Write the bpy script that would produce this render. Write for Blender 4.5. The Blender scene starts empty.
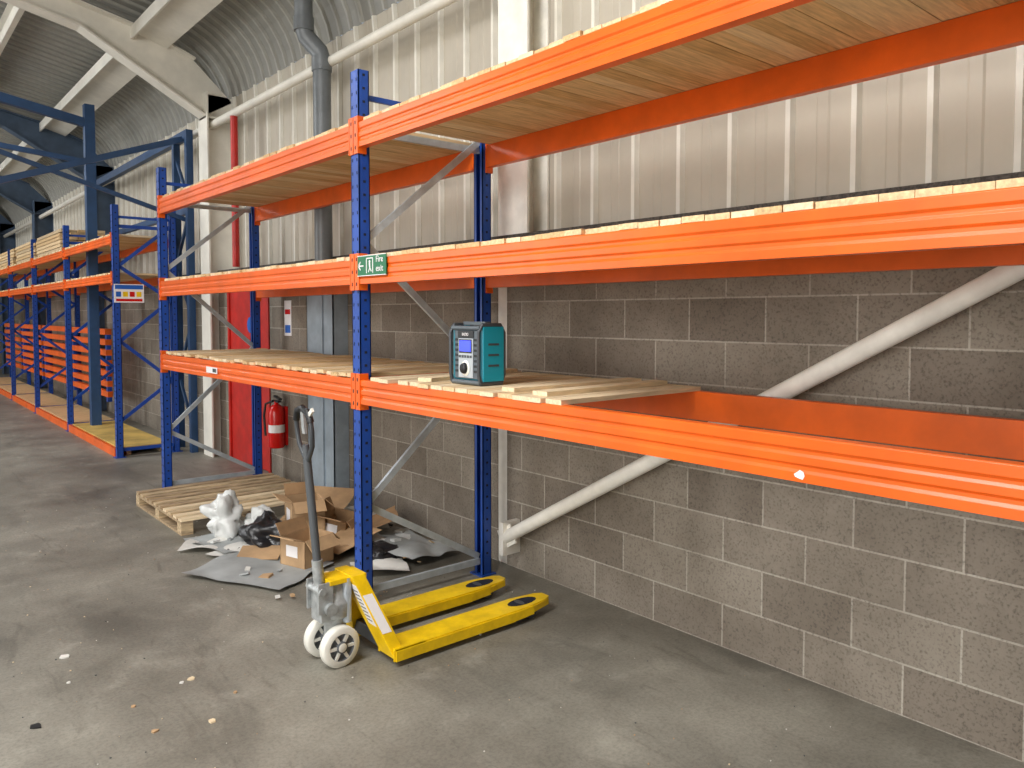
import bpy, math, random
from mathutils import Vector, Matrix, Euler, noise
random.seed(7)
scene = bpy.context.scene
scene.view_settings.view_transform = 'Standard'
scene.view_settings.look = 'None'

def lin(c):
    out = []
    for v in c[:3]:
        v = v / 255.0
        out.append(v / 12.92 if v <= 0.04045 else ((v + 0.055) / 1.055) ** 2.4)
    return (out[0], out[1], out[2], 1.0)

# ------------------------------------------------------------------ materials
def mat(name, c, rough=0.5, metal=0.0, var=0.0, scale=6.0, bump=0.0, bscale=40.0, stretch=(1, 1, 1), c2=None, emit=0.0):
    m = bpy.data.materials.new(name)
    m.use_nodes = True
    nt = m.node_tree
    b = nt.nodes['Principled BSDF']
    b.inputs['Base Color'].default_value = lin(c)
    b.inputs['Roughness'].default_value = rough
    b.inputs['Metallic'].default_value = metal
    if emit > 0:
        b.inputs['Emission Color'].default_value = lin(c)
        b.inputs['Emission Strength'].default_value = emit
    tc = nt.nodes.new('ShaderNodeTexCoord')
    mp = nt.nodes.new('ShaderNodeMapping')
    mp.inputs['Scale'].default_value = stretch
    nt.links.new(tc.outputs['Object'], mp.inputs['Vector'])
    if var > 0 or c2 is not None:
        n = nt.nodes.new('ShaderNodeTexNoise')
        n.inputs['Scale'].default_value = scale
        n.inputs['Detail'].default_value = 6
        n.inputs['Roughness'].default_value = 0.6
        nt.links.new(mp.outputs[0], n.inputs['Vector'])
        r = nt.nodes.new('ShaderNodeValToRGB')
        r.color_ramp.elements[0].position = 0.35
        r.color_ramp.elements[1].position = 0.68
        if c2 is None:
            r.color_ramp.elements[0].color = lin([max(0, v * (1 - var)) for v in c])
            r.color_ramp.elements[1].color = lin([min(255, v * (1 + var * 0.6)) for v in c])
        else:
            r.color_ramp.elements[0].color = lin(c2)
            r.color_ramp.elements[1].color = lin(c)
        nt.links.new(n.outputs['Fac'], r.inputs['Fac'])
        nt.links.new(r.outputs[0], b.inputs['Base Color'])
    if bump > 0:
        n2 = nt.nodes.new('ShaderNodeTexNoise')
        n2.inputs['Scale'].default_value = bscale
        n2.inputs['Detail'].default_value = 4
        nt.links.new(mp.outputs[0], n2.inputs['Vector'])
        bp = nt.nodes.new('ShaderNodeBump')
        bp.inputs['Strength'].default_value = bump
        bp.inputs['Distance'].default_value = 0.01
        nt.links.new(n2.outputs['Fac'], bp.inputs['Height'])
        nt.links.new(bp.outputs[0], b.inputs['Normal'])
    return m

M = {}
M['orange'] = mat('orange_paint', (232, 98, 18), 0.36, var=0.08, scale=3)
M['blue'] = mat('blue_paint', (22, 70, 158), 0.42, var=0.1, scale=4)
M['dkblue'] = mat('dark_blue_paint', (40, 70, 108), 0.5, var=0.1)
M['greyblue'] = mat('grey_blue_paint', (74, 92, 114), 0.5, var=0.1)
M['hole'] = mat('hole_dark', (14, 22, 40), 0.8)
M['zinc'] = mat('zinc_plate', (186, 194, 200), 0.38, 0.35, var=0.08, scale=12)
M['galv'] = mat('galvanised', (156, 170, 182), 0.42, 0.1, var=0.08, scale=6)
M['wood1'] = mat('pine_light', (222, 192, 148), 0.75, var=0.12, scale=5, stretch=(1.2, 14, 14))
M['wood2'] = mat('pine_mid', (208, 174, 126), 0.75, var=0.14, scale=5, stretch=(1.2, 14, 14))
M['wood3'] = mat('pine_pale', (230, 208, 172), 0.75, var=0.10, scale=5, stretch=(1.2, 14, 14))
M['oldwood'] = mat('pallet_wood', (196, 172, 136), 0.8, var=0.22, scale=5, stretch=(1.2, 10, 10))
M['oldwood2'] = mat('pallet_wood_b', (172, 148, 116), 0.8, var=0.25, scale=5, stretch=(1.2, 10, 10))
M['cream'] = mat('cream_steel', (232, 228, 217), 0.45, var=0.05, scale=3)
M['offwhite'] = mat('offwhite_tube_paint', (244, 241, 232), 0.4, var=0.05, scale=7)
M['clad'] = mat('cladding_paint', (188, 180, 165), 0.5, var=0.05, scale=1.5)
M['cladrib'] = mat('cladding_rib', (228, 225, 214), 0.5, var=0.04)  # lighter than the pans: light coming through the sheet, put into the rib colour
M['roof'] = mat('roof_sheet', (142, 141, 135), 0.5, var=0.08, scale=1.2)
M['roofrib'] = mat('roof_sheet_rib', (160, 159, 152), 0.5, var=0.05)
M['pipe'] = mat('grey_pipe', (108, 113, 117), 0.4, var=0.08)
M['red'] = mat('red_paint', (192, 32, 22), 0.42, var=0.1)
M['redx'] = mat('extinguisher_red', (205, 22, 18), 0.25)
M['yellow'] = mat('yellow_paint', (246, 200, 8), 0.4, var=0.1, scale=9)
M['black'] = mat('black_plastic', (26, 27, 29), 0.45)
M['dgrey'] = mat('dark_grey', (64, 68, 72), 0.4)
M['shaft'] = mat('tiller_grey', (88, 92, 96), 0.4, 0.1)
M['rgrey'] = mat('radio_grey', (84, 92, 98), 0.45)
M['pump'] = mat('pump_grey', (172, 176, 176), 0.4, 0.3, var=0.15, scale=20)
M['white'] = mat('white_plastic', (232, 230, 220), 0.45, var=0.06)
M['label'] = mat('label_white', (236, 232, 232), 0.5)
M['teal'] = mat('teal_plastic', (14, 148, 172), 0.4)
M['silver'] = mat('silver_plastic', (172, 178, 182), 0.4, 0.1)
M['lcd'] = mat('lcd_blue', (40, 60, 235), 0.3, emit=0.9)
M['green'] = mat('sign_green', (0, 104, 62), 0.4)
M['card'] = mat('cardboard', (186, 152, 114), 0.85, var=0.1, scale=5)
M['card2'] = mat('cardboard_dark', (158, 124, 88), 0.85, var=0.12, scale=5)
M['bag'] = mat('black_bag', (30, 30, 33), 0.3, bump=0.5, bscale=14)
M['wrap'] = mat('plastic_wrap', (216, 218, 216), 0.3, var=0.06, scale=8, bump=0.4, bscale=14)
M['gsheet'] = mat('grey_sheet', (160, 164, 164), 0.5, var=0.08, scale=5)
M['paper'] = mat('white_paper', (218, 216, 210), 0.8, var=0.06)
M['sill'] = mat('sill_dark', (100, 95, 90), 0.9, c2=(60, 57, 55), scale=60, bump=0.5, bscale=60)
M['ply'] = mat('yellow_ply', (200, 168, 92), 0.6, var=0.15, scale=3)
M['bluesign'] = mat('sign_blue', (20, 90, 180), 0.5)

def floor_mat():
    m = bpy.data.materials.new('concrete_floor'); m.use_nodes = True
    nt = m.node_tree; b = nt.nodes['Principled BSDF']
    tc = nt.nodes.new('ShaderNodeTexCoord')
    def nz(scale, detail, rough, stretch=(1, 1, 1), dist=0.0):
        mp = nt.nodes.new('ShaderNodeMapping'); mp.inputs['Scale'].default_value = stretch
        nt.links.new(tc.outputs['Object'], mp.inputs['Vector'])
        n = nt.nodes.new('ShaderNodeTexNoise'); n.inputs['Scale'].default_value = scale
        n.inputs['Detail'].default_value = detail; n.inputs['Roughness'].default_value = rough
        n.inputs['Distortion'].default_value = dist
        nt.links.new(mp.outputs[0], n.inputs['Vector']); return n
    def ramp(n, p0, c0, p1, c1):
        r = nt.nodes.new('ShaderNodeValToRGB')
        r.color_ramp.elements[0].position = p0; r.color_ramp.elements[0].color = c0
        r.color_ramp.elements[1].position = p1; r.color_ramp.elements[1].color = c1
        nt.links.new(n.outputs['Fac'], r.inputs['Fac']); return r
    def mul(a, c, f):
        mx = nt.nodes.new('ShaderNodeMixRGB'); mx.blend_type = 'MULTIPLY'; mx.inputs[0].default_value = f
        nt.links.new(a, mx.inputs[1]); nt.links.new(c, mx.inputs[2]); return mx.outputs[0]
    n1 = nz(0.8, 10, 0.66)
    r1 = ramp(n1, 0.34, lin((108, 104, 94)), 0.64, lin((154, 150, 138)))
    n2 = nz(60, 6, 0.75)
    r2 = ramp(n2, 0.34, (0.6, 0.6, 0.6, 1), 0.56, (1, 1, 1, 1))
    c = mul(r1.outputs[0], r2.outputs[0], 0.75)
    n3 = nz(2.0, 6, 0.6, (1, 0.4, 1), 0.6)
    r3 = ramp(n3, 0.35, (0.66, 0.66, 0.66, 1), 0.50, (1, 1, 1, 1))
    c = mul(c, r3.outputs[0], 0.7)
    n4 = nz(7.0, 8, 0.7, (1, 0.25, 1), 1.2)
    r4 = ramp(n4, 0.33, (0.68, 0.67, 0.66, 1), 0.43, (1, 1, 1, 1))
    c = mul(c, r4.outputs[0], 0.75)
    # pale dust
    n5 = nz(3.2, 9, 0.75, (1, 1, 1), 0.3)
    r5 = ramp(n5, 0.56, (0, 0, 0, 1), 0.74, (0.5, 0.5, 0.5, 1))
    mxd = nt.nodes.new('ShaderNodeMixRGB'); mxd.inputs[2].default_value = lin((176, 172, 160))
    nt.links.new(r5.outputs[0], mxd.inputs[0]); nt.links.new(c, mxd.inputs[1]); c = mxd.outputs[0]
    nt.links.new(c, b.inputs['Base Color'])
    mr = nt.nodes.new('ShaderNodeMapRange'); mr.inputs[3].default_value = 0.34; mr.inputs[4].default_value = 0.68
    nt.links.new(n1.outputs['Fac'], mr.inputs[0]); nt.links.new(mr.outputs[0], b.inputs['Roughness'])
    bp = nt.nodes.new('ShaderNodeBump'); bp.inputs['Strength'].default_value = 0.2; bp.inputs['Distance'].default_value = 0.005
    nt.links.new(n2.outputs['Fac'], bp.inputs['Height']); nt.links.new(bp.outputs[0], b.inputs['Normal'])
    return m
M['floor'] = floor_mat()

def block_mat():
    m = bpy.data.materials.new('concrete_block_wall'); m.use_nodes = True
    nt = m.node_tree; b = nt.nodes['Principled BSDF']; b.inputs['Roughness'].default_value = 0.9
    tc = nt.nodes.new('ShaderNodeTexCoord')
    sp = nt.nodes.new('ShaderNodeSeparateXYZ'); cb = nt.nodes.new('ShaderNodeCombineXYZ')
    nt.links.new(tc.outputs['Object'], sp.inputs[0])
    ad = nt.nodes.new('ShaderNodeMath'); ad.operation = 'ADD'
    nt.links.new(sp.outputs['Y'], ad.inputs[0]); nt.links.new(sp.outputs['X'], ad.inputs[1])
    nt.links.new(ad.outputs[0], cb.inputs[0]); nt.links.new(sp.outputs['Z'], cb.inputs[1])
    br = nt.nodes.new('ShaderNodeTexBrick')
    br.inputs['Color1'].default_value = lin((124, 115, 104)); br.inputs['Color2'].default_value = lin((148, 140, 128))
    br.inputs['Mortar'].default_value = lin((176, 170, 159))
    br.inputs['Scale'].default_value = 1.0; br.inputs['Mortar Size'].default_value = 0.005
    br.inputs['Mortar Smooth'].default_value = 0.3
    br.inputs['Brick Width'].default_value = 0.45; br.inputs['Row Height'].default_value = 0.225
    nt.links.new(cb.outputs[0], br.inputs['Vector'])
    n = nt.nodes.new('ShaderNodeTexNoise'); n.inputs['Scale'].default_value = 95; n.inputs['Detail'].default_value = 5
    nt.links.new(tc.outputs['Object'], n.inputs['Vector'])
    r = nt.nodes.new('ShaderNodeValToRGB')
    r.color_ramp.elements[0].position = 0.3; r.color_ramp.elements[0].color = (0.45, 0.44, 0.43, 1)
    r.color_ramp.elements[1].position = 0.49; r.color_ramp.elements[1].color = (1, 1, 1, 1)
    nt.links.new(n.outputs['Fac'], r.inputs['Fac'])
    mx = nt.nodes.new('ShaderNodeMixRGB'); mx.blend_type = 'MULTIPLY'; mx.inputs[0].default_value = 0.7
    nt.links.new(br.outputs['Color'], mx.inputs[1]); nt.links.new(r.outputs[0], mx.inputs[2])
    n2 = nt.nodes.new('ShaderNodeTexNoise'); n2.inputs['Scale'].default_value = 1.7; n2.inputs['Detail'].default_value = 7
    n2.inputs['Roughness'].default_value = 0.65
    nt.links.new(tc.outputs['Object'], n2.inputs['Vector'])
    r2 = nt.nodes.new('ShaderNodeValToRGB')
    r2.color_ramp.elements[0].position = 0.32; r2.color_ramp.elements[0].color = (0.70, 0.67, 0.64, 1)
    r2.color_ramp.elements[1].position = 0.62; r2.color_ramp.elements[1].color = (1.08, 1.07, 1.06, 1)
    nt.links.new(n2.outputs['Fac'], r2.inputs['Fac'])
    mx2 = nt.nodes.new('ShaderNodeMixRGB'); mx2.blend_type = 'MULTIPLY'; mx2.inputs[0].default_value = 1
    nt.links.new(mx.outputs[0], mx2.inputs[1]); nt.links.new(r2.outputs[0], mx2.inputs[2])
    nt.links.new(mx2.outputs[0], b.inputs['Base Color'])
    mm = nt.nodes.new('ShaderNodeMath'); mm.operation = 'MULTIPLY_ADD'; mm.inputs[1].default_value = -0.8
    nt.links.new(br.outputs['Fac'], mm.inputs[0]); nt.links.new(r.outputs[0], mm.inputs[2])
    bp = nt.nodes.new('ShaderNodeBump'); bp.inputs['Strength'].default_value = 0.5; bp.inputs['Distance'].default_value = 0.006
    nt.links.new(mm.outputs[0], bp.inputs['Height']); nt.links.new(bp.outputs[0], b.inputs['Normal'])
    return m
M['block'] = block_mat()

# ------------------------------------------------------------------ builder
class B:
    def __init__(s, name, parent=None):
        s.name = name; s.v = []; s.f = []; s.mi = []; s.sm = []; s.mats = []; s.parent = parent
    def _m(s, k):
        if k not in s.mats: s.mats.append(k)
        return s.mats.index(k)
    def add(s, vs, fs, k, smooth=False):
        o = len(s.v); s.v += [tuple(v) for v in vs]; mi = s._m(k)
        for f in fs:
            s.f.append([o + i for i in f]); s.mi.append(mi); s.sm.append(smooth)
    def box(s, lo, hi, k, rot=None, piv=None):
        x0, y0, z0 = lo; x1, y1, z1 = hi
        vs = [Vector(p) for p in [(x0,y0,z0),(x1,y0,z0),(x1,y1,z0),(x0,y1,z0),(x0,y0,z1),(x1,y0,z1),(x1,y1,z1),(x0,y1,z1)]]
        if rot:
            R = Euler(rot).to_matrix()
            c = Vector(piv) if piv else (Vector(lo) + Vector(hi)) / 2
            vs = [R @ (v - c) + c for v in vs]
        s.add(vs, [(0,3,2,1),(4,5,6,7),(0,1,5,4),(1,2,6,5),(2,3,7,6),(3,0,4,7)], k)
    def bar(s, p1, p2, w, h, k, up=(0, 0, 1)):
        p1, p2 = Vector(p1), Vector(p2); d = (p2 - p1).normalized()
        a = d.cross(Vector(up))
        if a.length < 1e-4: a = d.cross(Vector((0, 1, 0)))
        a.normalize(); c = a.cross(d).normalized()
        vs = []
        for p in (p1, p2):
            for (i, j) in ((-1, -1), (1, -1), (1, 1), (-1, 1)):
                vs.append(p + a * i * w / 2 + c * j * h / 2)
        s.add(vs, [(0,1,2,3),(7,6,5,4),(0,4,5,1),(1,5,6,2),(2,6,7,3),(3,7,4,0)], k)
    def tube(s, p1, p2, r, k, n=16, r2=None, cap=True):
        p1, p2 = Vector(p1), Vector(p2); d = (p2 - p1).normalized(); r2 = r if r2 is None else r2
        a = d.orthogonal().normalized(); c = d.cross(a)
        vs = []
        for p, rr in ((p1, r), (p2, r2)):
            for i in range(n):
                t = 2 * math.pi * i / n; vs.append(p + (a * math.cos(t) + c * math.sin(t)) * rr)
        s.add(vs, [(i, (i+1) % n, n + (i+1) % n, n + i) for i in range(n)], k, True)
        if cap:
            s.add(vs[:n], [tuple(reversed(range(n)))], k); s.add(vs[n:], [tuple(range(n))], k)
    def path(s, pts, r, k, n=12):
        pts = [Vector(p) for p in pts]
        rings = []; prev = None
        for i, p in enumerate(pts):
            d = (pts[min(i+1, len(pts)-1)] - pts[max(i-1, 0)]).normalized()
            if prev is None: a = d.orthogonal().normalized()
            else: a = (prev - d * prev.dot(d)).normalized()
            prev = a; c = d.cross(a)
            rings.append([p + (a * math.cos(2*math.pi*j/n) + c * math.sin(2*math.pi*j/n)) * r for j in range(n)])
        vs = [v for rg in rings for v in rg]
        fs = []
        for i in range(len(pts) - 1):
            for j in range(n):
                fs.append((i*n+j, i*n+(j+1)%n, (i+1)*n+(j+1)%n, (i+1)*n+j))
        s.add(vs, fs, k, True)
        s.add(rings[0], [tuple(reversed(range(n)))], k); s.add(rings[-1], [tuple(range(n))], k)
    def lathe(s, c, prof, k, n=24, axis='z'):
        c = Vector(c); vs = []
        for (r, z) in prof:
            for i in range(n):
                t = 2*math.pi*i/n; u, w = r*math.cos(t), r*math.sin(t)
                if axis == 'z': vs.append(c + Vector((u, w, z)))
                elif axis == 'y': vs.append(c + Vector((u, z, -w)))
                else: vs.append(c + Vector((z, u, w)))
        fs = [(i*n+j, i*n+(j+1)%n, (i+1)*n+(j+1)%n, (i+1)*n+j) for i in range(len(prof)-1) for j in range(n)]
        s.add(vs, fs, k, True)
    def prism(s, poly, fn, a, b, k):
        n = len(poly)
        vs = [fn(u, v, a) for u, v in poly] + [fn(u, v, b) for u, v in poly]
        fs = [tuple(range(n)), tuple(reversed(range(n, 2*n)))] + [(i, n+i, n+(i+1)%n, (i+1)%n) for i in range(n)]
        s.add(vs, fs, k)
    def done(s, bevel=0, loc=None):
        me = bpy.data.meshes.new(s.name); me.from_pydata(s.v, [], s.f)
        for k in s.mats: me.materials.append(M[k])
        for p, mi, sm in zip(me.polygons, s.mi, s.sm): p.material_index = mi; p.use_smooth = sm
        me.update()
        import bmesh
        bm = bmesh.new(); bm.from_mesh(me); bmesh.ops.recalc_face_normals(bm, faces=bm.faces); bm.to_mesh(me); bm.free()
        ob = bpy.data.objects.new(s.name, me); scene.collection.objects.link(ob)
        if s.parent: ob.parent = s.parent
        if bevel:
            md = ob.modifiers.new('bevel', 'BEVEL'); md.width = bevel; md.segments = 2; md.limit_method = 'ANGLE'
        return ob
def empty(name):
    e = bpy.data.objects.new(name, None); scene.collection.objects.link(e); return e
def text(body, loc, size, k, parent, rot=(math.pi/2, 0, -math.pi/2), name='lettering'):
    c = bpy.data.curves.new(name, 'FONT'); c.body = body; c.size = size; c.extrude = 0.0005
    c.align_x = 'CENTER'; c.align_y = 'CENTER'
    o = bpy.data.objects.new(name, c); c.materials.append(M[k]); o.location = loc; o.rotation_euler = rot
    scene.collection.objects.link(o); o.parent = parent; return o

CAMZ = 1.712; DZ = 0.035
WX = 3.352; CX = 3.56; WT = 2.19
# ------------------------------------------------------------------ room shell
b = B('floor'); b.box((-9, -7, -0.1), (3.8, 31, 0), 'floor'); b.done()
b = B('wall_right')
for y0, y1 in ((-7, 4.0), (4.10, 7.95), (9.17, 31)):
    b.box((WX, y0, 0), (CX, y1, WT), 'block')
b.box((WX, 7.95, 2.1), (CX, 9.17, WT), 'block')
b.done()
b = B('trim_1'); b.box((WX - 0.008, -7, WT), (CX + 0.02, 31, WT + 0.06), 'sill'); b.done()

prof = [(CX, WT), (CX, 4.2)]
for i in range(1, 9):
    t = math.radians(i * 78 / 8)
    prof.append((CX - 0.85 * (1 - math.cos(t)), 4.2 + 0.85 * math.sin(t)))
xe, ze = prof[-1]
prof += [(xe - 3, ze + 3 * 0.21), (-9, ze + (xe + 9) * 0.21)]
def roof_z(x): return ze + (xe - x) * 0.21
def cladding(name, prof, y0, y1, ka, kb, pitch=0.3325, phase=1.053, f=1.0, dep=0.032, minor=True):
    b = B(name)
    k = math.floor((y0 - phase) / pitch); ys = []
    while phase + k * pitch < y1:
        yc = phase + k * pitch
        ys += [(yc - 0.032*f, 0), (yc - 0.017*f, dep), (yc + 0.017*f, dep), (yc + 0.032*f, 0)]
        if minor: ys += [(yc + 0.13, 0), (yc + 0.14, 0.006), (yc + 0.19, 0.006), (yc + 0.20, 0)]
        k += 1
    per = 8 if minor else 4
    nrm = []
    for i, p in enumerate(prof):
        a = Vector(prof[max(i-1, 0)]); c = Vector(prof[min(i+1, len(prof)-1)]); d = (c - a).normalized()
        nrm.append(Vector((-d[1], d[0])))
    vs = []
    for (y, off) in ys:
        for p, n in zip(prof, nrm): vs.append((p[0] + n[0]*off, y, p[1] + n[1]*off))
    n = len(prof); fa = []; fb = []
    for i in range(len(ys) - 1):
        for j in range(n - 1):
            (fb if i % per in (0, 1, 2) else fa).append((i*n+j, i*n+j+1, (i+1)*n+j+1, (i+1)*n+j))
    b.add(vs, fa, ka)
    b.f += [list(q) for q in fb]; b.mi += [b._m(kb)] * len(fb); b.sm += [False] * len(fb)
    return b.done()
cladding('wall_cladding', prof[:3], -7, 31, 'clad', 'cladrib', f=0.75)
cladding('ceiling', prof[2:], -7, 31, 'roof', 'roofrib', pitch=0.2, phase=1.053, f=0.9, dep=0.026, minor=False)
b = B('wall_back'); b.box((-9, 31, 0), (3.8, 31.1, 8), 'clad'); b.done()
b = B('wall_front'); b.box((-9, -7.1, 0), (3.8, -7, 8), 'clad'); b.done()
b = B('wall_left'); b.box((-9.1, -7, 0), (-9, 31, 8), 'clad'); b.done()

def portal(name, yc, k, w=0.3, xf=3.357):
    b = B(name)
    d = CX - 0.005
    b.box((xf, yc - w/2, 0), (xf + 0.018, yc + w/2, 4.35), k)
    b.box((d - 0.018, yc - w/2, 0), (d, yc + w/2, 4.35), k)
    b.box((xf + 0.018, yc - 0.008, 0), (d - 0.018, yc + 0.008, 4.35), k)
    def zt(x): return roof_z(x) - 0.17
    def P(u, v, t): return (u, t, v)
    bot = [(xf, 4.08), (1.9, zt(1.9) - 0.25), (-1.0, zt(-1.0) - 0.24), (-9, zt(-9) - 0.24)]
    top = [(-9, zt(-9)), (2.5, zt(2.5)), (3.1, 4.72), (d, 4.3)]
    b.prism(bot + top, P, yc - 0.008, yc + 0.008, k)
    for i in range(len(bot) - 1):
        b.bar((bot[i][0], yc, bot[i][1]), (bot[i+1][0], yc, bot[i+1][1]), w * 0.7, 0.02, k)
    for i in range(2):
        b.bar((top[i][0], yc, top[i][1]), (top[i+1][0], yc, top[i+1][1]), w * 0.7, 0.02, k)
    b.box((xf, yc - w*0.4, 4.05), (d, yc + w*0.4, 4.07), k)
    return b.done()
portal('portal_frame', 3.95, 'offwhite', 0.3)
portal('portal_frame', 9.48, 'cream', 0.30, xf=3.2)
portal('portal_frame', 15.2, 'greyblue', 0.30, xf=3.15)
portal('portal_frame', 20.9, 'greyblue', 0.3, xf=3.15)
portal('portal_frame', -1.6, 'cream', 0.3)
portal('portal_frame', 26.6, 'greyblue', 0.3, xf=3.15)
b = B('roof_purlins')
for x in (1.5, 0.1, -1.3, -2.7, -4.1, -5.5, -6.9):
    z = roof_z(x) - 0.03
    b.box((x - 0.03, -7, z - 0.14), (x - 0.022, 31, z), 'cream')
    b.box((x - 0.03, -7, z - 0.145), (x + 0.03, 31, z - 0.137), 'cream')
    b.box((x - 0.09, -7, z - 0.008), (x - 0.022, 31, z), 'cream')
b.done()
b = B('eaves_beam')
b.bar((2.62, -7, 4.86), (2.62, 31, 4.86), 0.40, 0.03, 'cream', up=(0.3, 0, 1))
b.bar((2.43, -7, 4.88), (2.43, 31, 4.88), 0.02, 0.14, 'cream'); b.done()
b = B('wall_rail_tube'); b.tube((3.3, -7, 3.99), (3.3, 31, 3.99), 0.045, 'cream', 14); b.done()

b = B('wall_brace_tube')
p0 = Vector((3.24, 3.89, 0.23)); p1 = Vector((3.24, 0.991, 1.86)); dd = (p1 - p0)
b.tube(p0, p0 + dd * 1.72, 0.042, 'offwhite', 20)
b.box((3.2, 3.86, 0.12), (3.35, 3.90, 0.34), 'offwhite')
b.bar(p0 - dd.normalized()*0.05, p0 + dd.normalized()*0.1, 0.012, 0.13, 'offwhite')
b.done()

# ------------------------------------------------------------------ door etc
e = empty('door_1')
b = B('door_frame', e)
b.box((3.34, 7.96, 0), (3.5, 8.01, 2.09), 'red'); b.box((3.34, 9.11, 0), (3.5, 9.16, 2.09), 'red')
b.box((3.34, 8.01, 2.04), (3.5, 9.11, 2.09), 'red'); b.done()
b = B('door_leaf', e); b.box((3.36, 8.01, 0.01), (3.41, 9.11, 2.04), 'red')
b.box((3.352, 8.10, 1.0), (3.36, 8.22, 1.06), 'zinc'); b.tube((3.33, 8.2, 1.03), (3.33, 8.08, 1.03), 0.01, 'zinc'); b.done()
b = B('door_disc_sign', e); b.tube((3.354, 8.5, 1.6), (3.36, 8.5, 1.6), 0.09, 'bluesign', 24); b.done()
b = B('red_pipe'); b.tube((3.29, 8.72, WT + 0.07), (3.29, 8.72, 3.95), 0.04, 'red'); b.done()

b = B('fire_extinguisher'); ex = (3.245, 7.56, 0.35)
b.lathe(ex, [(0.0, 0), (0.07, 0.0), (0.08, 0.015), (0.08, 0.36), (0.07, 0.41), (0.04, 0.44), (0.022, 0.45), (0.022, 0.48), (0, 0.48)], 'redx')
b.box((ex[0]-0.02, ex[1]-0.08, 0.82), (ex[0]+0.02, ex[1]+0.05, 0.84), 'black')
b.box((ex[0]-0.018, ex[1]-0.10, 0.86), (ex[0]+0.018, ex[1]+0.03, 0.875), 'black', rot=(0.2, 0, 0))
b.path([(ex[0]-0.03, ex[1]+0.02, 0.83), (ex[0]-0.08, ex[1]+0.08, 0.80), (ex[0]-0.09, ex[1]+0.10, 0.68), (ex[0]-0.085, ex[1]+0.08, 0.47)], 0.012, 'black')
b.lathe(ex, [(0.0815, 0.16), (0.0815, 0.24)], 'label')
b.box((3.32, 7.52, 0.37), (WX - 0.002, 7.60, 0.77), 'redx'); b.done()
b = B('fire_notice'); b.box((3.344, 7.40, 1.50), (WX - 0.001, 7.56, 1.86), 'label')
b.box((3.341, 7.42, 1.72), (3.344, 7.54, 1.77), 'redx'); b.box((3.341, 7.42, 1.53), (3.344, 7.54, 1.61), 'bluesign'); b.done()

b = B('galvanised_casing')
b.box((3.20, 6.22, 0), (3.21, 6.74, 2.12), 'galv'); b.box((3.20, 6.22, 0), (WX - 0.004, 6.23, 2.12), 'galv'); b.box((3.20, 6.73, 0), (WX - 0.004, 6.74, 2.12), 'galv')
b.box((3.185, 6.40, 0), (3.2, 6.42, 2.12), 'galv'); b.box((3.20, 6.22, 2.12), (WX - 0.004, 6.74, 2.13), 'galv'); b.done()
b = B('rainwater_downpipe')
b.path([(3.24, 6.46, 2.13), (3.24, 6.46, 4.02), (3.23, 6.47, 4.07), (3.12, 6.52, 4.20), (3.10, 6.52, 4.26), (3.10, 6.52, 4.85)], 0.08, 'pipe', 20)
b.tube((3.24, 6.46, 3.90), (3.24, 6.46, 4.02), 0.09, 'pipe', 20); b.tube((3.10, 6.52, 4.24), (3.10, 6.52, 4.36), 0.09, 'pipe', 20)
b.tube((3.24, 6.46, 2.9), (3.24, 6.46, 2.94), 0.092, 'pipe', 20)
b.done()

# ------------------------------------------------------------------ racking
FX, BXX = 2.22, 3.11
def upright(b, x, y, h, face=-1, k='blue', w=0.09, d=0.07, holes=True):
    xo = x - d/2 if face < 0 else x + d/2
    xi = x + d/2 if face < 0 else x - d/2
    t = 0.006 * (1 if face < 0 else -1)
    lo = lambda a, c: (min(a, c), max(a, c))
    a, c = lo(xo, xo + t); b.box((a, y - w/2, 0.008), (c, y + w/2, h), k)
    a, c = lo(xo, xi)
    b.box((a, y - w/2, 0.008), (c, y - w/2 + 0.006, h), k); b.box((a, y + w/2 - 0.006, 0.008), (c, y + w/2, h), k)
    a, c = lo(xi, xi - t); b.box((a, y - w/2, 0.008), (c, y - w/2 + 0.025, h), k); b.box((a, y + w/2 - 0.025, 0.008), (c, y + w/2, h), k)
    b.box((x - 0.06, y - 0.065, 0), (x + 0.06, y + 0.065, 0.008), k)
    if holes:
        z = 0.12
        e0 = xo - (0.0015 if face < 0 else -0.0015)
        while z < h - 0.05:
            for dy in (-0.025, 0.025):
                a, c = lo(e0, xo); b.box((a, y + dy - 0.0045, z - 0.009), (c, y + dy + 0.0045, z + 0.009), 'hole', rot=(0.25 if dy > 0 else -0.25, 0, 0))
            b.box((x - 0.008, y - w/2 - 0.0012, z + 0.02), (x + 0.008, y - w/2, z + 0.034), 'hole')
            z += 0.075
def frame(name, y, h, parent, fx=FX, bx=BXX, nodes=None, kb='zinc'):
    b = B(name, parent)
    upright(b, fx, y, h, -1); upright(b, bx, y, h, 1)
    a, c = fx + 0.03, bx - 0.03
    nodes = nodes or [(0, 2.15, 1, 2.83), (0, 2.13, 1, 1.40), (1, 1.38, 0, 0.62), (0, 0.59, 1, 0.12)]
    for i, (s0, z0, s1, z1) in enumerate(nodes):
        off = 0.012 * (1 if i % 2 else -1)
        b.bar(((a, c)[s0], y + off, z0), ((a, c)[s1], y + off, z1), 0.02, 0.04, kb)
    for z in (0.09, 2.77):
        b.bar((a, y, z), (c, y, z), 0.02, 0.04, kb)
    b.bar((a, y, h - 0.14), (c, y, h - 0.14), 0.02, 0.03, 'blue')
    return b.done()
BP = [(0, 0), (.05, 0), (.05, .14), (.004, .14), (0, .136), (0, .106), (.006, .097), (.006, .088), (0, .079), (0, .057), (.006, .049), (.006, .038), (0, .028)]
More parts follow.
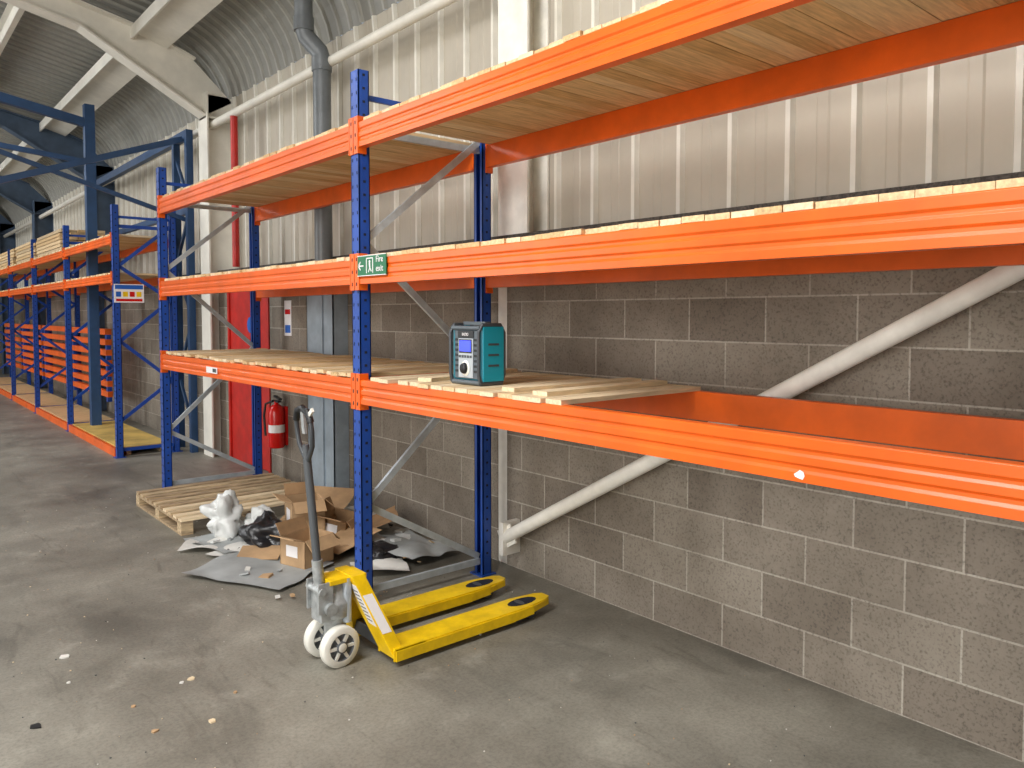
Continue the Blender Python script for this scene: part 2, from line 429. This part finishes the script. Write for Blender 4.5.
def beam(b, x, y0, y1, z, face=-1, k='orange', w=0.09, hh=0.14):
    s = hh / 0.14
    if face < 0: fn = lambda u, v, t: (x - 0.04 + u, t, z + v*s)
    else: fn = lambda u, v, t: (x + 0.04 - u, t, z + v*s)
    b.prism(BP, fn, y0 + w/2, y1 - w/2, k)
    for yy, sg in ((y0, 1), (y1, -1)):
        ye = yy + sg * w/2
        xa, xb = (x - 0.046, x + 0.012) if face < 0 else (x - 0.012, x + 0.046)
        b.box((xa, min(ye, ye + sg*0.008), z - 0.035), (xb, max(ye, ye + sg*0.008), z + hh + 0.035), k)
        xa, xb = (x - 0.044, x - 0.036) if face < 0 else (x + 0.036, x + 0.044)
        b.box((xa, min(yy + sg*0.004, ye), z - 0.035), (xb, max(yy + sg*0.004, ye), z + hh + 0.035), k)
        if face < 0:
            for q in range(3):
                b.box((xa - 0.0015, yy + sg*0.024 - 0.005, z - 0.01 + q*0.07), (xa, yy + sg*0.024 + 0.005, z + 0.010 + q*0.07), 'hole')
def deck(b, y0, y1, z, x0=FX - 0.025, x1=BXX + 0.035, w=0.096, gap=0.002, th=0.022, jit=0.012, lift=0.0):
    y = y0
    while y + w < y1:
        ww = w * random.uniform(0.96, 1.04)
        k = random.choice(['wood1', 'wood2', 'wood3', 'wood1'])
        j = random.uniform(-jit, jit); l = random.uniform(0, lift)
        b.box((x0 + j, y, z + l), (x1 + j, y + ww - gap, z + l + th), k)
        y += ww
YC = [0.17, 3.96, 7.74]
L = [1.166 + DZ, 1.853 + DZ, 2.626 + DZ]
rack = empty('pallet_racking')
for y in YC: frame('upright_frame', y, 3.10, rack)
for i in range(2):
    for z in L:
        b = B('beam', rack); beam(b, FX, YC[i], YC[i+1], z, -1); b.done(bevel=0.002)
        b = B('beam', rack); beam(b, BXX, YC[i], YC[i+1], z, 1); b.done(bevel=0.002)
for i in range(2):
    for z in L[1:]:
        b = B('timber_deck', rack); deck(b, YC[i] + 0.05, YC[i+1] - 0.05, z + 0.14, lift=0.003); b.done()
b = B('timber_deck', rack); deck(b, YC[1] + 0.05, YC[2] - 0.06, L[0] + 0.14, gap=0.006, lift=0.012, jit=0.02); b.done()
b = B('loose_timber_slats', rack)
y = 2.27; z = L[0] + 0.14; i = 0
while y < 3.84:
    gp = random.choice([0.004, 0.008, 0.014]) if y < 3.3 else random.choice([0.02, 0.07])
    rz = random.uniform(-0.012, 0.012)
    k = random.choice(['wood1', 'wood3', 'wood3', 'wood3'])
    b.box((FX - 0.03 + random.uniform(-.02, .01), y, z), (BXX + 0.03, y + 0.095, z + 0.02), k, rot=(0, 0, rz))
    y += 0.095 + gp; i += 1
for (yy, x0, rz) in ((2.42, 2.24, 0.03), (2.62, 2.25, -0.03), (3.45, 2.24, 0.3)):
    b.box((x0, yy, z + 0.021), (x0 + 0.85, yy + 0.09, z + 0.041), 'wood3', rot=(0, 0, rz))
b.done()
b = B('paint_chip', rack)
b.prism([(1.20, 1.218), (1.212, 1.212), (1.224, 1.216), (1.229, 1.228), (1.222, 1.236), (1.214, 1.247), (1.206, 1.243), (1.202, 1.228)], lambda u, v, t: (t, v - 0.02, u + 0.01), 2.1785, 2.180, 'label'); b.done()

e = empty('fire_exit_sign')
S = DZ
b = B('panel', e); b.box((2.168, 3.60, 1.895+S), (2.174, 3.91, 2.01+S), 'green')
b.box((2.1675, 3.60, 1.895+S), (2.168, 3.91, 1.899+S), 'label'); b.box((2.1675, 3.60, 2.006+S), (2.168, 3.91, 2.01+S), 'label')
xs = 2.1665
def sb(p, q, w): b.bar((xs, p[0], p[1]+S), (xs, q[0], q[1]+S), w, 0.002, 'label', up=(1, 0, 0))
sb((3.895, 1.952), (3.84, 1.952), 0.008); sb((3.895, 1.952), (3.872, 1.975), 0.008); sb((3.895, 1.952), (3.872, 1.929), 0.008)
for (a0, a1, z0, z1) in ((3.735, 3.742, 1.91, 1.995), (3.803, 3.81, 1.91, 1.995), (3.735, 3.81, 1.989, 1.995)):
    b.box((xs, a0, z0+S), (xs + .001, a1, z1+S), 'label')
b.tube((xs, 3.772, 1.973+S), (xs+.001, 3.772, 1.973+S), 0.008, 'label')
sb((3.772, 1.965), (3.768, 1.94), 0.012); sb((3.768, 1.94), (3.785, 1.915), 0.007); sb((3.768, 1.94), (3.752, 1.918), 0.007)
b.done()
text('Fire\nexit', (2.166, 3.665, 1.957+S), 0.05, 'label', e)
b = B('load_notice', rack); b.box((2.1715, 6.2, 1.205+S), (2.1745, 6.45, 1.255+S), 'label'); b.box((2.171, 6.22, 1.215+S), (2.1718, 6.30, 1.245+S), 'dgrey'); b.done()

# ------------------------------------------------------------------ far racking
far = empty('pallet_racking')
FY = [10.06, 12.86, 15.6, 18.3, 21.0, 23.7]
fx, bx = 2.35, 3.0
for y in FY:
    frame('upright_frame', y, 3.02, far, fx, bx, nodes=[(0, 2.3, 1, 2.8), (1, 1.9, 0, 2.3), (0, 1.4, 1, 1.9), (1, 0.9, 0, 1.4), (0, .45, 1, .9)], kb='blue')
for i in range(len(FY) - 1):
    for z in (2.10, 2.56):
        b = B('beam', far); beam(b, fx, FY[i], FY[i+1], z, -1, hh=0.10); beam(b, bx, FY[i], FY[i+1], z, 1, hh=0.10); b.done()
    b = B('timber_deck', far); deck(b, FY[i] + 0.05, FY[i+1] - 0.05, 2.66, fx - .03, bx + .03); 
    deck(b, FY[i] + 0.05, FY[i+1] - 0.05, 2.20, fx - .03, bx + .03); b.done()
    b = B('floor_level_deck', far)
    b.box((fx - 0.04, FY[i] + 0.06, 0.0), (fx, FY[i+1] - 0.06, 0.10), 'orange')
    b.box((fx + 0.01, FY[i] + 0.07, 0.08), (bx - 0.05, FY[i+1] - 0.07, 0.11), 'ply' if i == 0 else 'wood2')
    for q in (0.1, 0.5): b.box((fx + q, FY[i] + 0.1, 0), (fx + q + 0.05, FY[i+1] - 0.1, 0.08), 'oldwood')
    b.done()
b = B('stacked_beams', far)
for i in range(1, 5):
    for q in range(7):
        z = 0.45 + q * 0.16
        b.box((bx - 0.12 - 0.004*q, FY[i] + 0.1, z), (bx - 0.05, FY[i+1] - 0.12, z + 0.09), 'orange')
        b.box((bx - 0.12, FY[i] + 0.1, z - 0.07), (bx - 0.06, FY[i] + 0.2, z), 'blue'); b.box((bx - 0.12, FY[i+1] - 0.22, z - 0.07), (bx - 0.06, FY[i+1] - 0.12, z), 'blue')
b.done()
b = B('stacked_timber_boards')
for i in range(3):
    for q in range(6):
        for r in range(5):
            k = random.choice(['wood1', 'wood2', 'oldwood'])
            y0 = 13.2 + i*2.3 + random.uniform(-.1, .1)
            b.box((2.34 + r*0.12, y0, 2.685 + q*0.055), (2.34 + r*0.12 + 0.11, y0 + 2.0, 2.685 + q*0.055 + 0.045), k)
b.done()
e = empty('rack_notice_board')
b = B('board', e); b.box((2.31, 9.985, 1.86), (2.64, 9.995, 2.08), 'label')
b.box((2.32, 9.983, 2.02), (2.63, 9.985, 2.07), 'bluesign')
for q in range(4): b.box((2.33 + q*0.075, 9.983, 1.93), (2.385 + q*0.075, 9.985, 1.99), ['bluesign', 'yellow', 'redx', 'yellow'][q])
b.box((2.33, 9.983, 1.875), (2.62, 9.985, 1.905), 'redx')
b.box((2.33, 9.995, 1.9), (2.36, 10.015, 2.04), 'blue'); b.done()

b = B('blue_steel_gantry')
def col(x, y, h, w=0.1): b.box((x - w/2, y - w/2, 0), (x + w/2, y + w/2, h), 'dkblue')
col(3.15, 9.85, 3.98, 0.08); col(3.15, 10.35, 3.98, 0.08); col(2.6, 12.45, 4.72, 0.13)
b.bar((3.15, 9.85, 3.93), (3.15, 15.0, 3.93), 0.08, 0.1, 'dkblue')
b.bar((3.15, 9.85, 3.0), (3.15, 15.0, 3.0), 0.06, 0.08, 'dkblue')
b.bar((3.15, 10.0, 3.9), (-1.5, 10.0, 2.15), 0.05, 0.07, 'dkblue')
b.bar((3.15, 10.0, 2.9), (-2.5, 10.0, 4.6), 0.04, 0.05, 'dkblue')
for q, z in enumerate((0.3, 1.0, 1.7, 2.4, 3.1)):
    b.bar((3.15, 9.85, z + (0.6 if q % 2 else 0)), (3.15, 10.35, z + (0 if q % 2 else 0.6)), 0.03, 0.04, 'dkblue')
b.bar((2.6, 12.45, 4.45), (-6, 12.45, 6.0), 0.10, 0.12, 'dkblue')
b.bar((2.6, 12.45, 3.9), (-6, 12.45, 4.7), 0.05, 0.07, 'dkblue')
b.done()

# ------------------------------------------------------------------ pallet truck
pt = empty('pallet_truck'); yc = 3.43
b = B('forks', pt)
for sg in (-1, 1):
    y0 = yc + sg * 0.195
    o = [(1.94, -.08), (2.80, -.08), (2.96, -.055), (3.0, -.03), (3.0, .03), (2.96, .055), (2.80, .08), (1.94, .08)]
    b.prism(o, lambda u, v, t: (u, y0 + v, t), 0.078, 0.09, 'yellow')
    for s2 in (-1, 1):
        b.box((1.94, y0 + s2*0.08 - 0.006, 0.03), (2.70, y0 + s2*0.08 + 0.006, 0.082), 'yellow')
        b.bar((2.70, y0 + s2*0.08, 0.056), (2.84, y0 + s2*0.077, 0.062), 0.012, 0.048, 'yellow')
        b.bar((2.84, y0 + s2*0.075, 0.064), (2.98, y0 + s2*0.045, 0.068), 0.012, 0.034, 'yellow')
    b.prism([(2.82 + .10*math.cos(a*math.pi/8), .046*math.sin(a*math.pi/8)) for a in range(16)], lambda u, v, t: (u, y0 + v, t), 0.0895, 0.0912, 'hole')
    b.prism([(2.80 + .02*math.cos(a*math.pi/8), .04*math.sin(a*math.pi/8)) for a in range(16)], lambda u, v, t: (u, y0 + v, t), 0.0912, 0.093, 'dgrey')
b.done(bevel=0.003)
b = B('load_rollers', pt)
for sg in (-1, 1):
    for x in (2.76, 2.85):
        b.tube((x, yc + sg*0.195 - 0.05, 0.037), (x, yc + sg*0.195 + 0.05, 0.037), 0.037, 'dgrey', 20)
b.done()
b = B('chassis', pt)
def sl(u, v, t):
    x = 1.985 - (v - 0.04) * 0.33 + t
    return (x, yc + u, v)
for sg in (-1, 1):
    poly = [(sg*0.275, 0.04), (sg*0.135, 0.04), (sg*0.0, 0.33), (0.0, 0.43), (sg*0.09, 0.43)]
    b.prism(poly, sl, -0.05, 0.02, 'yellow')
    b.box((1.93, yc + sg*0.275 - (0.008 if sg > 0 else 0), 0.03), (2.12, yc + sg*0.275 + (0 if sg > 0 else 0.008), 0.09), 'yellow')
b.box((1.70, yc - 0.07, 0.40), (1.90, yc + 0.07, 0.425), 'yellow')
b.box((1.93, yc - 0.13, 0.06), (2.0, yc + 0.13, 0.13), 'dgrey')
b.done(bevel=0.003)
b = B('label', pt)
b.prism([(-0.19, 0.19), (-0.115, 0.19), (-0.035, 0.385), (-0.105, 0.385)], sl, -0.0515, -0.0505, 'label')
for q in range(8):
    v = 0.21 + q*0.02; u0 = -0.172 + (v - .19)*0.42
    b.prism([(u0, v), (u0 + 0.05, v), (u0 + 0.052, v + .005), (u0 + .002, v + .005)], sl, -0.0525, -0.0515, 'dgrey')
b.prism([(0, 0.16), (0.04, 0.16), (0.04, 0.34), (0, 0.34)], lambda u, v, t: (1.985 - (v - .04)*.33 - .045 + u*1.3, yc - 0.275 + (v - .04)*.185/.39 - 0.002 + t, v), 0, 0.001, 'label')
b.done()
b = B('hydraulic_pump', pt)
b.lathe((1.76, yc, 0), [(0, .10), (.05, .10), (.055, .12), (.055, .22), (.075, .23), (.078, .30), (.06, .33), (.05, .40), (0, .40)], 'pump')
b.box((1.66, yc - 0.055, 0.22), (1.74, yc + 0.055, 0.36), 'pump')
b.tube((1.70, yc - 0.09, 0.29), (1.70, yc + 0.09, 0.29), 0.03, 'pump')
b.tube((1.80, yc - 0.05, 0.20), (1.80, yc - 0.05, 0.42), 0.022, 'zinc')
b.tube((1.66, yc - 0.075, 0.38), (1.66, yc + 0.075, 0.38), 0.018, 'pump')
for sg in (-1, 1): b.box((1.64, yc + sg*.06 - .006, 0.27), (1.72, yc + sg*.06 + .006, 0.42), 'pump')
b.tube((1.74, yc - 0.11, 0.10), (1.74, yc + 0.11, 0.10), 0.012, 'zinc')
b.box((1.71, yc - 0.035, 0.08), (1.80, yc + 0.035, 0.14), 'pump')
b.done(bevel=0.004)
b = B('steer_wheels', pt)
for sg in (-1, 1):
    c = (1.74, yc + sg*0.08, 0.10)
    b.lathe(c, [(.066, -.026), (.092, -.026), (.10, -.018), (.10, .018), (.092, .026), (.066, .026)], 'white', 32, 'y')
    b.lathe(c, [(.066, -.026), (.062, -.012), (0.03, -.012), (.028, -.03), (.012, -.03), (0.0, -.03)], 'shaft', 32, 'y')
    b.lathe(c, [(.066, .026), (.062, .012), (0.03, .012), (.028, .03), (.012, .03), (0.0, .03)], 'pump', 32, 'y')
    for q in range(6):
        a = q*math.pi/3; yy = c[1] - 0.017
        b.bar((c[0] + .026*math.cos(a), yy, c[2] + .026*math.sin(a)), (c[0] + .068*math.cos(a), yy, c[2] + .068*math.sin(a)), 0.014, 0.014, 'white')
    b.lathe(c, [(.0, -.032), (.018, -.032), (.026, -.028), (.028, -.012)], 'white', 20, 'y')
wob = b.done()
R = Matrix.Translation((1.74, yc, 0)) @ Matrix.Rotation(math.radians(2), 4, 'Z') @ Matrix.Translation((-1.74, -yc, 0))
wob.data.transform(R)
b = B('tiller_handle', pt)
base = Vector((1.68, yc, 0.38)); top = Vector((1.60, yc, 1.27)); d = (top - base)
def H(t, u=0.0): 
    p = base + d*t; return (p.x, p.y + u, p.z)
b.tube(H(0), H(0.72), 0.02, 'shaft'); b.tube(H(0), H(.16), 0.027, 'pump')
b.path([H(.70), H(.74, .03), H(.80, .07), H(.88, .08), H(.95, .075), H(.99, .045), H(1.0, 0), H(.99, -.045), H(.95, -.075), H(.88, -.08), H(.80, -.07), H(.74, -.03), H(.70)], 0.012, 'dgrey')
b.path([H(.93, .078), H(.98, .055), H(1.0, 0), H(.98, -.055), H(.93, -.078)], 0.017, 'black')
b.bar(H(.86), H(.985), 0.03, 0.012, 'pump', up=(1, 0, 0)); b.tube(H(.70), H(.80), 0.016, 'shaft')
b.bar(H(.95, -.05), H(1.0, -.11), 0.02, 0.012, 'white', up=(1, 0, 0))
b.path([H(.02, .03), H(.3, .028), H(.7, .02)], 0.004, 'zinc', 6)
b.done()

# ------------------------------------------------------------------ radio
rd = empty('jobsite_radio'); rx, ry, rz = 0.0, 0.0, 0.0
b = B('body', rd)
b.box((rx + 0.015, ry + 0.02, rz + 0.02), (rx + 0.15, ry + 0.25, rz + 0.27), 'teal'); b.done(bevel=0.015)
b = B('front_panel', rd)
b.box((rx, ry + 0.025, rz + 0.03), (rx + 0.02, ry + 0.245, rz + 0.26), 'rgrey')
b.box((rx - 0.006, ry + 0.06, rz + 0.225), (rx, ry + 0.21, rz + 0.258), 'black')
b.box((rx - 0.005, ry + 0.066, rz + 0.035), (rx, ry + 0.204, rz + 0.222), 'silver')
for yy in (0.03, 0.210):
    for q in range(7): b.box((rx - 0.004, ry + yy, rz + 0.06 + q*0.025), (rx, ry + yy + 0.03, rz + 0.072 + q*0.025), 'black')
b.done(bevel=0.002)
b = B('display', rd)
b.box((rx - 0.006, ry + 0.074, rz + 0.152), (rx - 0.004, ry + 0.196, rz + 0.218), 'black')
b.box((rx - 0.008, ry + 0.082, rz + 0.160), (rx - 0.003, ry + 0.188, rz + 0.212), 'lcd')
for q in range(5): b.box((rx - 0.008, ry + 0.075 + q*0.026, rz + 0.130), (rx - 0.004, ry + 0.092 + q*0.026, rz + 0.142), 'dgrey')
b.done()
b = B('tuning_knob', rd)
b.lathe((rx, ry + 0.135, rz + 0.08), [(0, -.03), (.022, -.03), (.026, -.02), (.027, -.005)], 'black', 24, 'x')
b.lathe((rx, ry + 0.135, rz + 0.08), [(.027, -.01), (.036, -.01), (.038, -.005)], 'white', 24, 'x')
b.done()
b = B('roll_cage', rd)
for yy in (0.0, 0.27):
    b.path([(rx, ry + yy, rz + 0.012), (rx - 0.012, ry + yy, rz + 0.05), (rx - 0.012, ry + yy, rz + 0.25), (rx + 0.01, ry + yy, rz + 0.285), (rx + 0.14, ry + yy, rz + 0.285), (rx + 0.165, ry + yy, rz + 0.25), (rx + 0.165, ry + yy, rz + 0.05), (rx + 0.15, ry + yy, rz + 0.012), (rx, ry + yy, rz + 0.012)], 0.011, 'dgrey')
for (xx, zz) in ((0.0, 0.272), (0.15, 0.272), (0.0, 0.014), (0.15, 0.014)):
    b.tube((rx + xx, ry, rz + zz), (rx + xx, ry + 0.27, rz + zz), 0.011, 'rgrey')
b.box((rx + 0.055, ry + 0.03, rz + 0.285), (rx + 0.095, ry + 0.24, rz + 0.302), 'rgrey')
for yy in (0.03, 0.22): b.box((rx + 0.06, ry + yy, rz + 0.25), (rx + 0.09, ry + yy + 0.02, rz + 0.29), 'teal')
for yy in (-0.012, 0.262): 
    b.box((rx + 0.012, ry + yy, rz + 0.02), (rx + 0.155, ry + yy + 0.02, rz + 0.278), 'teal')
for q in range(3): b.box((rx + 0.045, ry - 0.014, rz + 0.09 + q*0.05), (rx + 0.12, ry - 0.012, rz + 0.10 + q*0.05), 'dgrey')
b.done(bevel=0.003)
text('RADIO', (rx - 0.0075, ry + 0.135, rz + 0.241), 0.02, 'label', rd, name='brand_lettering')
rd.location = (2.315, 2.965, L[0] + 0.161); rd.scale = (0.9, 0.86, 1.05)

# ------------------------------------------------------------------ pallet on floor
b = B('wooden_pallet')
px0, px1, py0, py1 = 1.86, 3.12, 6.15, 7.42
for q in range(10):
    y = py0 + q*(py1 - py0 - 0.08)/9
    b.box((px0, y, 0.108), (px1, y + 0.074, 0.128), random.choice(['oldwood', 'oldwood2', 'wood3']), rot=(0, 0, random.uniform(-.01, .01)))
for x in (px0, (px0+px1)/2 - 0.045, px1 - 0.09):
    b.box((x, py0, 0.088), (x + 0.09, py1, 0.108), 'oldwood2'); b.box((x, py0, 0), (x + 0.09, py1, 0.018), 'oldwood2')
    for y in (py0, (py0+py1)/2 - 0.05, py1 - 0.1): b.box((x, y, 0.018), (x + 0.09, y + 0.1, 0.088), 'oldwood')
b.done()

# ------------------------------------------------------------------ rubbish
rub = empty('rubbish_pile')
def crumple(name, x, y, w, l, k, z=0.02, amp=0.06, rz=0, freq=3, n=26, seed=0, tilt=0):
    b = B(name, rub); vs = []
    R = Matrix.Rotation(rz, 3, 'Z')
    for i in range(n):
        for j in range(n):
            u = (i/(n-1) - .5)*w; v = (j/(n-1) - .5)*l
            q = noise.noise(Vector((u*freq + seed, v*freq, seed*1.7)))
            q2 = noise.noise(Vector((u*freq*2.5, v*freq*2.5 + seed, seed)))
            edge = 1 + 0.10*noise.noise(Vector((u*5, v*5, seed + 9)))
            p = R @ Vector((u*edge, v*edge, 0))
            vs.append((min(3.33, x + p.x), y + p.y, z + max(0.003, abs(q)*amp*2 + q2*amp*0.25) + max(0, u*tilt + abs(tilt)*w/2)))
    b.add(vs, [(i*n+j, i*n+j+1, (i+1)*n+j+1, (i+1)*n+j) for i in range(n-1) for j in range(n-1)], k, True)
    return b.done()
def blob(name, x, y, z, rx_, ry_, rz_, k, seed=0, amp=0.35):
    b = B(name, rub); n = 40; mm = 26; vs = []
    for i in range(mm + 1):
        ph = math.pi*i/mm
        for j in range(n):
            th = 2*math.pi*j/n
            dv = Vector((math.sin(ph)*math.cos(th), math.sin(ph)*math.sin(th), math.cos(ph)))
            s = 1 + amp*noise.noise(dv*1.8 + Vector((seed, 0, 0))) - amp*.45*abs(noise.noise(dv*4.5 + Vector((seed, 3, 0))))
            vs.append((x + dv.x*rx_*s, y + dv.y*ry_*s, max(0.004, z + dv.z*rz_*s)))
    b.add(vs, [(i*n+j, i*n+(j+1) % n, (i+1)*n+(j+1) % n, (i+1)*n+j) for i in range(mm) for j in range(n)], k, True)
    return b.done()
def carton(name, x, y, z, sx, sy, sz, rz, k='card', flaps=True, tilt=0.0):
    b = B(name, rub); t = 0.006
    b.box((-sx/2, -sy/2, 0), (sx/2, sy/2, t), k)
    b.box((-sx/2, -sy/2, 0), (-sx/2 + t, sy/2, sz), k); b.box((sx/2 - t, -sy/2, 0), (sx/2, sy/2, sz), k)
    b.box((-sx/2, -sy/2, 0), (sx/2, -sy/2 + t, sz), k); b.box((-sx/2, sy/2 - t, 0), (sx/2, sy/2, sz), k)
    if flaps:
        b.bar((-sx/2, 0, sz), (-sx/2 - 0.09, 0, sz + 0.03), sy*0.95, t, k, up=(0, 0, 1))
        b.bar((sx/2, 0, sz), (sx/2 + 0.07, 0, sz - 0.06), sy*0.95, t, k)
        b.bar((0, -sy/2, sz), (0, -sy/2 - 0.07, sz - 0.07), sx*0.95, t, k)
        b.bar((0, sy/2, sz), (0, sy/2 + 0.05, sz + 0.08), sx*0.95, t, 'card2')
    b.box((-sx/2 - 0.001, -0.05, sz*0.35), (-sx/2, 0.06, sz*0.75), 'label')
    o = b.done(); o.location = (x, y, z); o.rotation_euler = (tilt, 0, rz); return o
crumple('grey_sheet', 1.98, 4.95, 0.55, 0.78, 'gsheet', amp=0.018, rz=0.5, freq=2.0, seed=1)
crumple('grey_sheet', 2.13, 5.7, 0.55, 0.55, 'gsheet', amp=0.04, rz=0.2, seed=2)
crumple('paper_sheet', 1.92, 5.75, 0.35, 0.3, 'paper', amp=0.03, rz=0.9, seed=3)
crumple('foil_sheet', 2.98, 4.75, 0.45, 0.8, 'gsheet', amp=0.05, rz=0.1, seed=4, z=0.03)
crumple('plastic_sheet', 2.78, 5.0, 0.45, 0.65, 'wrap', amp=0.05, rz=0.7, seed=5)
crumple('plastic_sheet', 2.95, 5.5, 0.5, 0.75, 'wrap', amp=0.07, rz=-0.3, seed=6, z=0.06)
crumple('cardboard_flat', 2.75, 5.65, 0.6, 0.45, 'card', amp=0.01, rz=0.6, freq=1.0, seed=7, z=0.06, tilt=0.35)
crumple('cardboard_flat', 2.66, 4.98, 0.40, 0.3, 'card', amp=0.01, rz=0.2, freq=1.0, seed=8, z=0.05, tilt=0.2)
crumple('cardboard_flat', 2.98, 5.15, 0.35, 0.4, 'card2', amp=0.01, rz=-0.5, freq=1.0, seed=9, z=0.05, tilt=0.4)
crumple('cardboard_flat', 2.1, 5.2, 0.22, 0.3, 'card', amp=0.01, rz=0.9, freq=1.0, seed=10, z=0.03, tilt=0.15)
crumple('paper_sheet', 2.62, 4.45, 0.3, 0.35, 'paper', amp=0.03, rz=1.2, seed=11)
crumple('paper_sheet', 2.02, 5.42, 0.3, 0.3, 'paper', amp=0.02, rz=0.4, seed=14)
blob('black_bag', 2.26, 5.42, 0.09, 0.19, 0.21, 0.14, 'bag', 1, 0.5)
blob('black_bag', 2.74, 4.70, 0.04, 0.14, 0.16, 0.07, 'bag', 5, 0.5)
blob('black_bag', 2.46, 5.12, 0.05, 0.14, 0.12, 0.08, 'bag', 8, 0.5)
blob('plastic_wrap', 2.10, 5.90, 0.15, 0.15, 0.15, 0.17, 'wrap', 3, 0.7)
blob('plastic_wrap', 2.35, 5.80, 0.10, 0.13, 0.12, 0.10, 'wrap', 12, 0.7)
carton('cardboard_box', 2.30, 4.88, 0.02, 0.26, 0.24, 0.19, 0.3)
carton('cardboard_box', 2.52, 5.38, 0.06, 0.24, 0.26, 0.28, -0.2, 'card')
carton('cardboard_box', 2.75, 5.30, 0.03, 0.26, 0.24, 0.16, 0.6, 'card2', tilt=0.15)
for q in range(44):
    x = random.uniform(1.8, 3.2); y = random.uniform(4.3, 5.9); s = random.uniform(0.02, 0.07)
    z = random.uniform(0.01, .05)
    b = B('scrap', rub)
    b.box((x, y, z), (x + s, y + s*random.uniform(.6, 2), z + random.uniform(.004, .02)), random.choice(['paper', 'wrap', 'gsheet', 'black', 'oldwood', 'paper', 'card']), rot=(random.uniform(-.3, .3), random.uniform(-.3, .3), random.uniform(0, 3)))
    b.done()

def fl(px, py):
    Z = 769*CAMZ/(py - 315); X = (px - 512)/769*Z
    return .762*X + .647*Z, -.647*X + .762*Z
b = B('floor_litter')
for (px, py, s, k) in ((57, 663, .03, 'paper'), (25, 736, .03, 'black'), (185, 686, .02, 'wood3'), (205, 730, .02, 'wood3'), (146, 741, .018, 'card'), (60, 690, .01, 'paper'), (480, 640, .008, 'paper'), (230, 700, .01, 'card'), (125, 715, .012, 'card'), (175, 690, .012, 'paper')):
    x, y = fl(px, py)
    pts = [(x + s*random.uniform(.6, 1.1)*math.cos(a), y + s*random.uniform(.5, 1)*math.sin(a)) for a in [i*math.pi/3 for i in range(6)]]
    b.prism(pts, lambda u, v, t: (u, v, t), 0.0, 0.006, k)
for q in range(380):
    x = random.uniform(-0.5, 3.2); y = random.uniform(0.5, 8); s = random.uniform(.002, .008)
    b.prism([(x, y), (x + s, y + s*.3), (x + s*.7, y + s), (x, y + s*.8)], lambda u, v, t: (u, v, t), 0, 0.003, random.choice(['paper', 'wood3', 'card', 'dgrey', 'dgrey']))
b.done()

# ------------------------------------------------------------------ lights
def area(name, loc, target, sx, sy, power, col=(1, 1, 1)):
    l = bpy.data.lights.new(name, 'AREA'); l.shape = 'RECTANGLE'; l.size = sx; l.size_y = sy; l.energy = power; l.color = col
    o = bpy.data.objects.new(name, l); o.location = loc
    o.rotation_euler = (Vector(target) - Vector(loc)).to_track_quat('-Z', 'Y').to_euler(); scene.collection.objects.link(o)
area('area_left_near', (-8.8, 1.5, 2.4), (3, 3, 1.5), 9, 4.4, 1000, (1.0, 0.985, 0.955))  # added area lamp for soft light from the left; no door opening is modelled
area('area_left_far', (-8.8, 15, 2.6), (3, 14, 1.8), 8, 4.4, 700, (0.97, 0.99, 1.0))  # second added lamp by the left wall, further back; wall is solid here
area('area_overhead_1', (-0.9, 2.0, 5.45), (-0.5, 2.0, 0), 1.2, 7, 700, (1.0, 0.99, 0.98))  # added overhead lamps, this and the next two; ceiling sheet has no openings
area('area_overhead_2', (-1.2, 11.0, 5.5), (-0.8, 11.0, 0), 1.2, 7, 430, (0.98, 0.99, 1.0))
area('area_overhead_3', (-1.2, 20.0, 5.5), (-0.8, 20.0, 0), 1.2, 7, 400, (0.95, 0.98, 1.0))
w = bpy.data.worlds.new('world'); scene.world = w; w.use_nodes = True
w.node_tree.nodes['Background'].inputs[0].default_value = (0.8, 0.88, 1, 1); w.node_tree.nodes['Background'].inputs[1].default_value = 0.5

cam = bpy.data.cameras.new('camera'); co = bpy.data.objects.new('camera', cam); scene.collection.objects.link(co)
co.location = (0, 0, CAMZ)
d = Vector((0.647, 0.762, -math.tan(math.radians(2.5)) * 1.0))
co.rotation_euler = d.to_track_quat('-Z', 'Y').to_euler()
cam.sensor_width = 36; cam.lens = 769/1024*36; cam.shift_y = -35.4/1024
cam.clip_start = 0.05
scene.camera = co
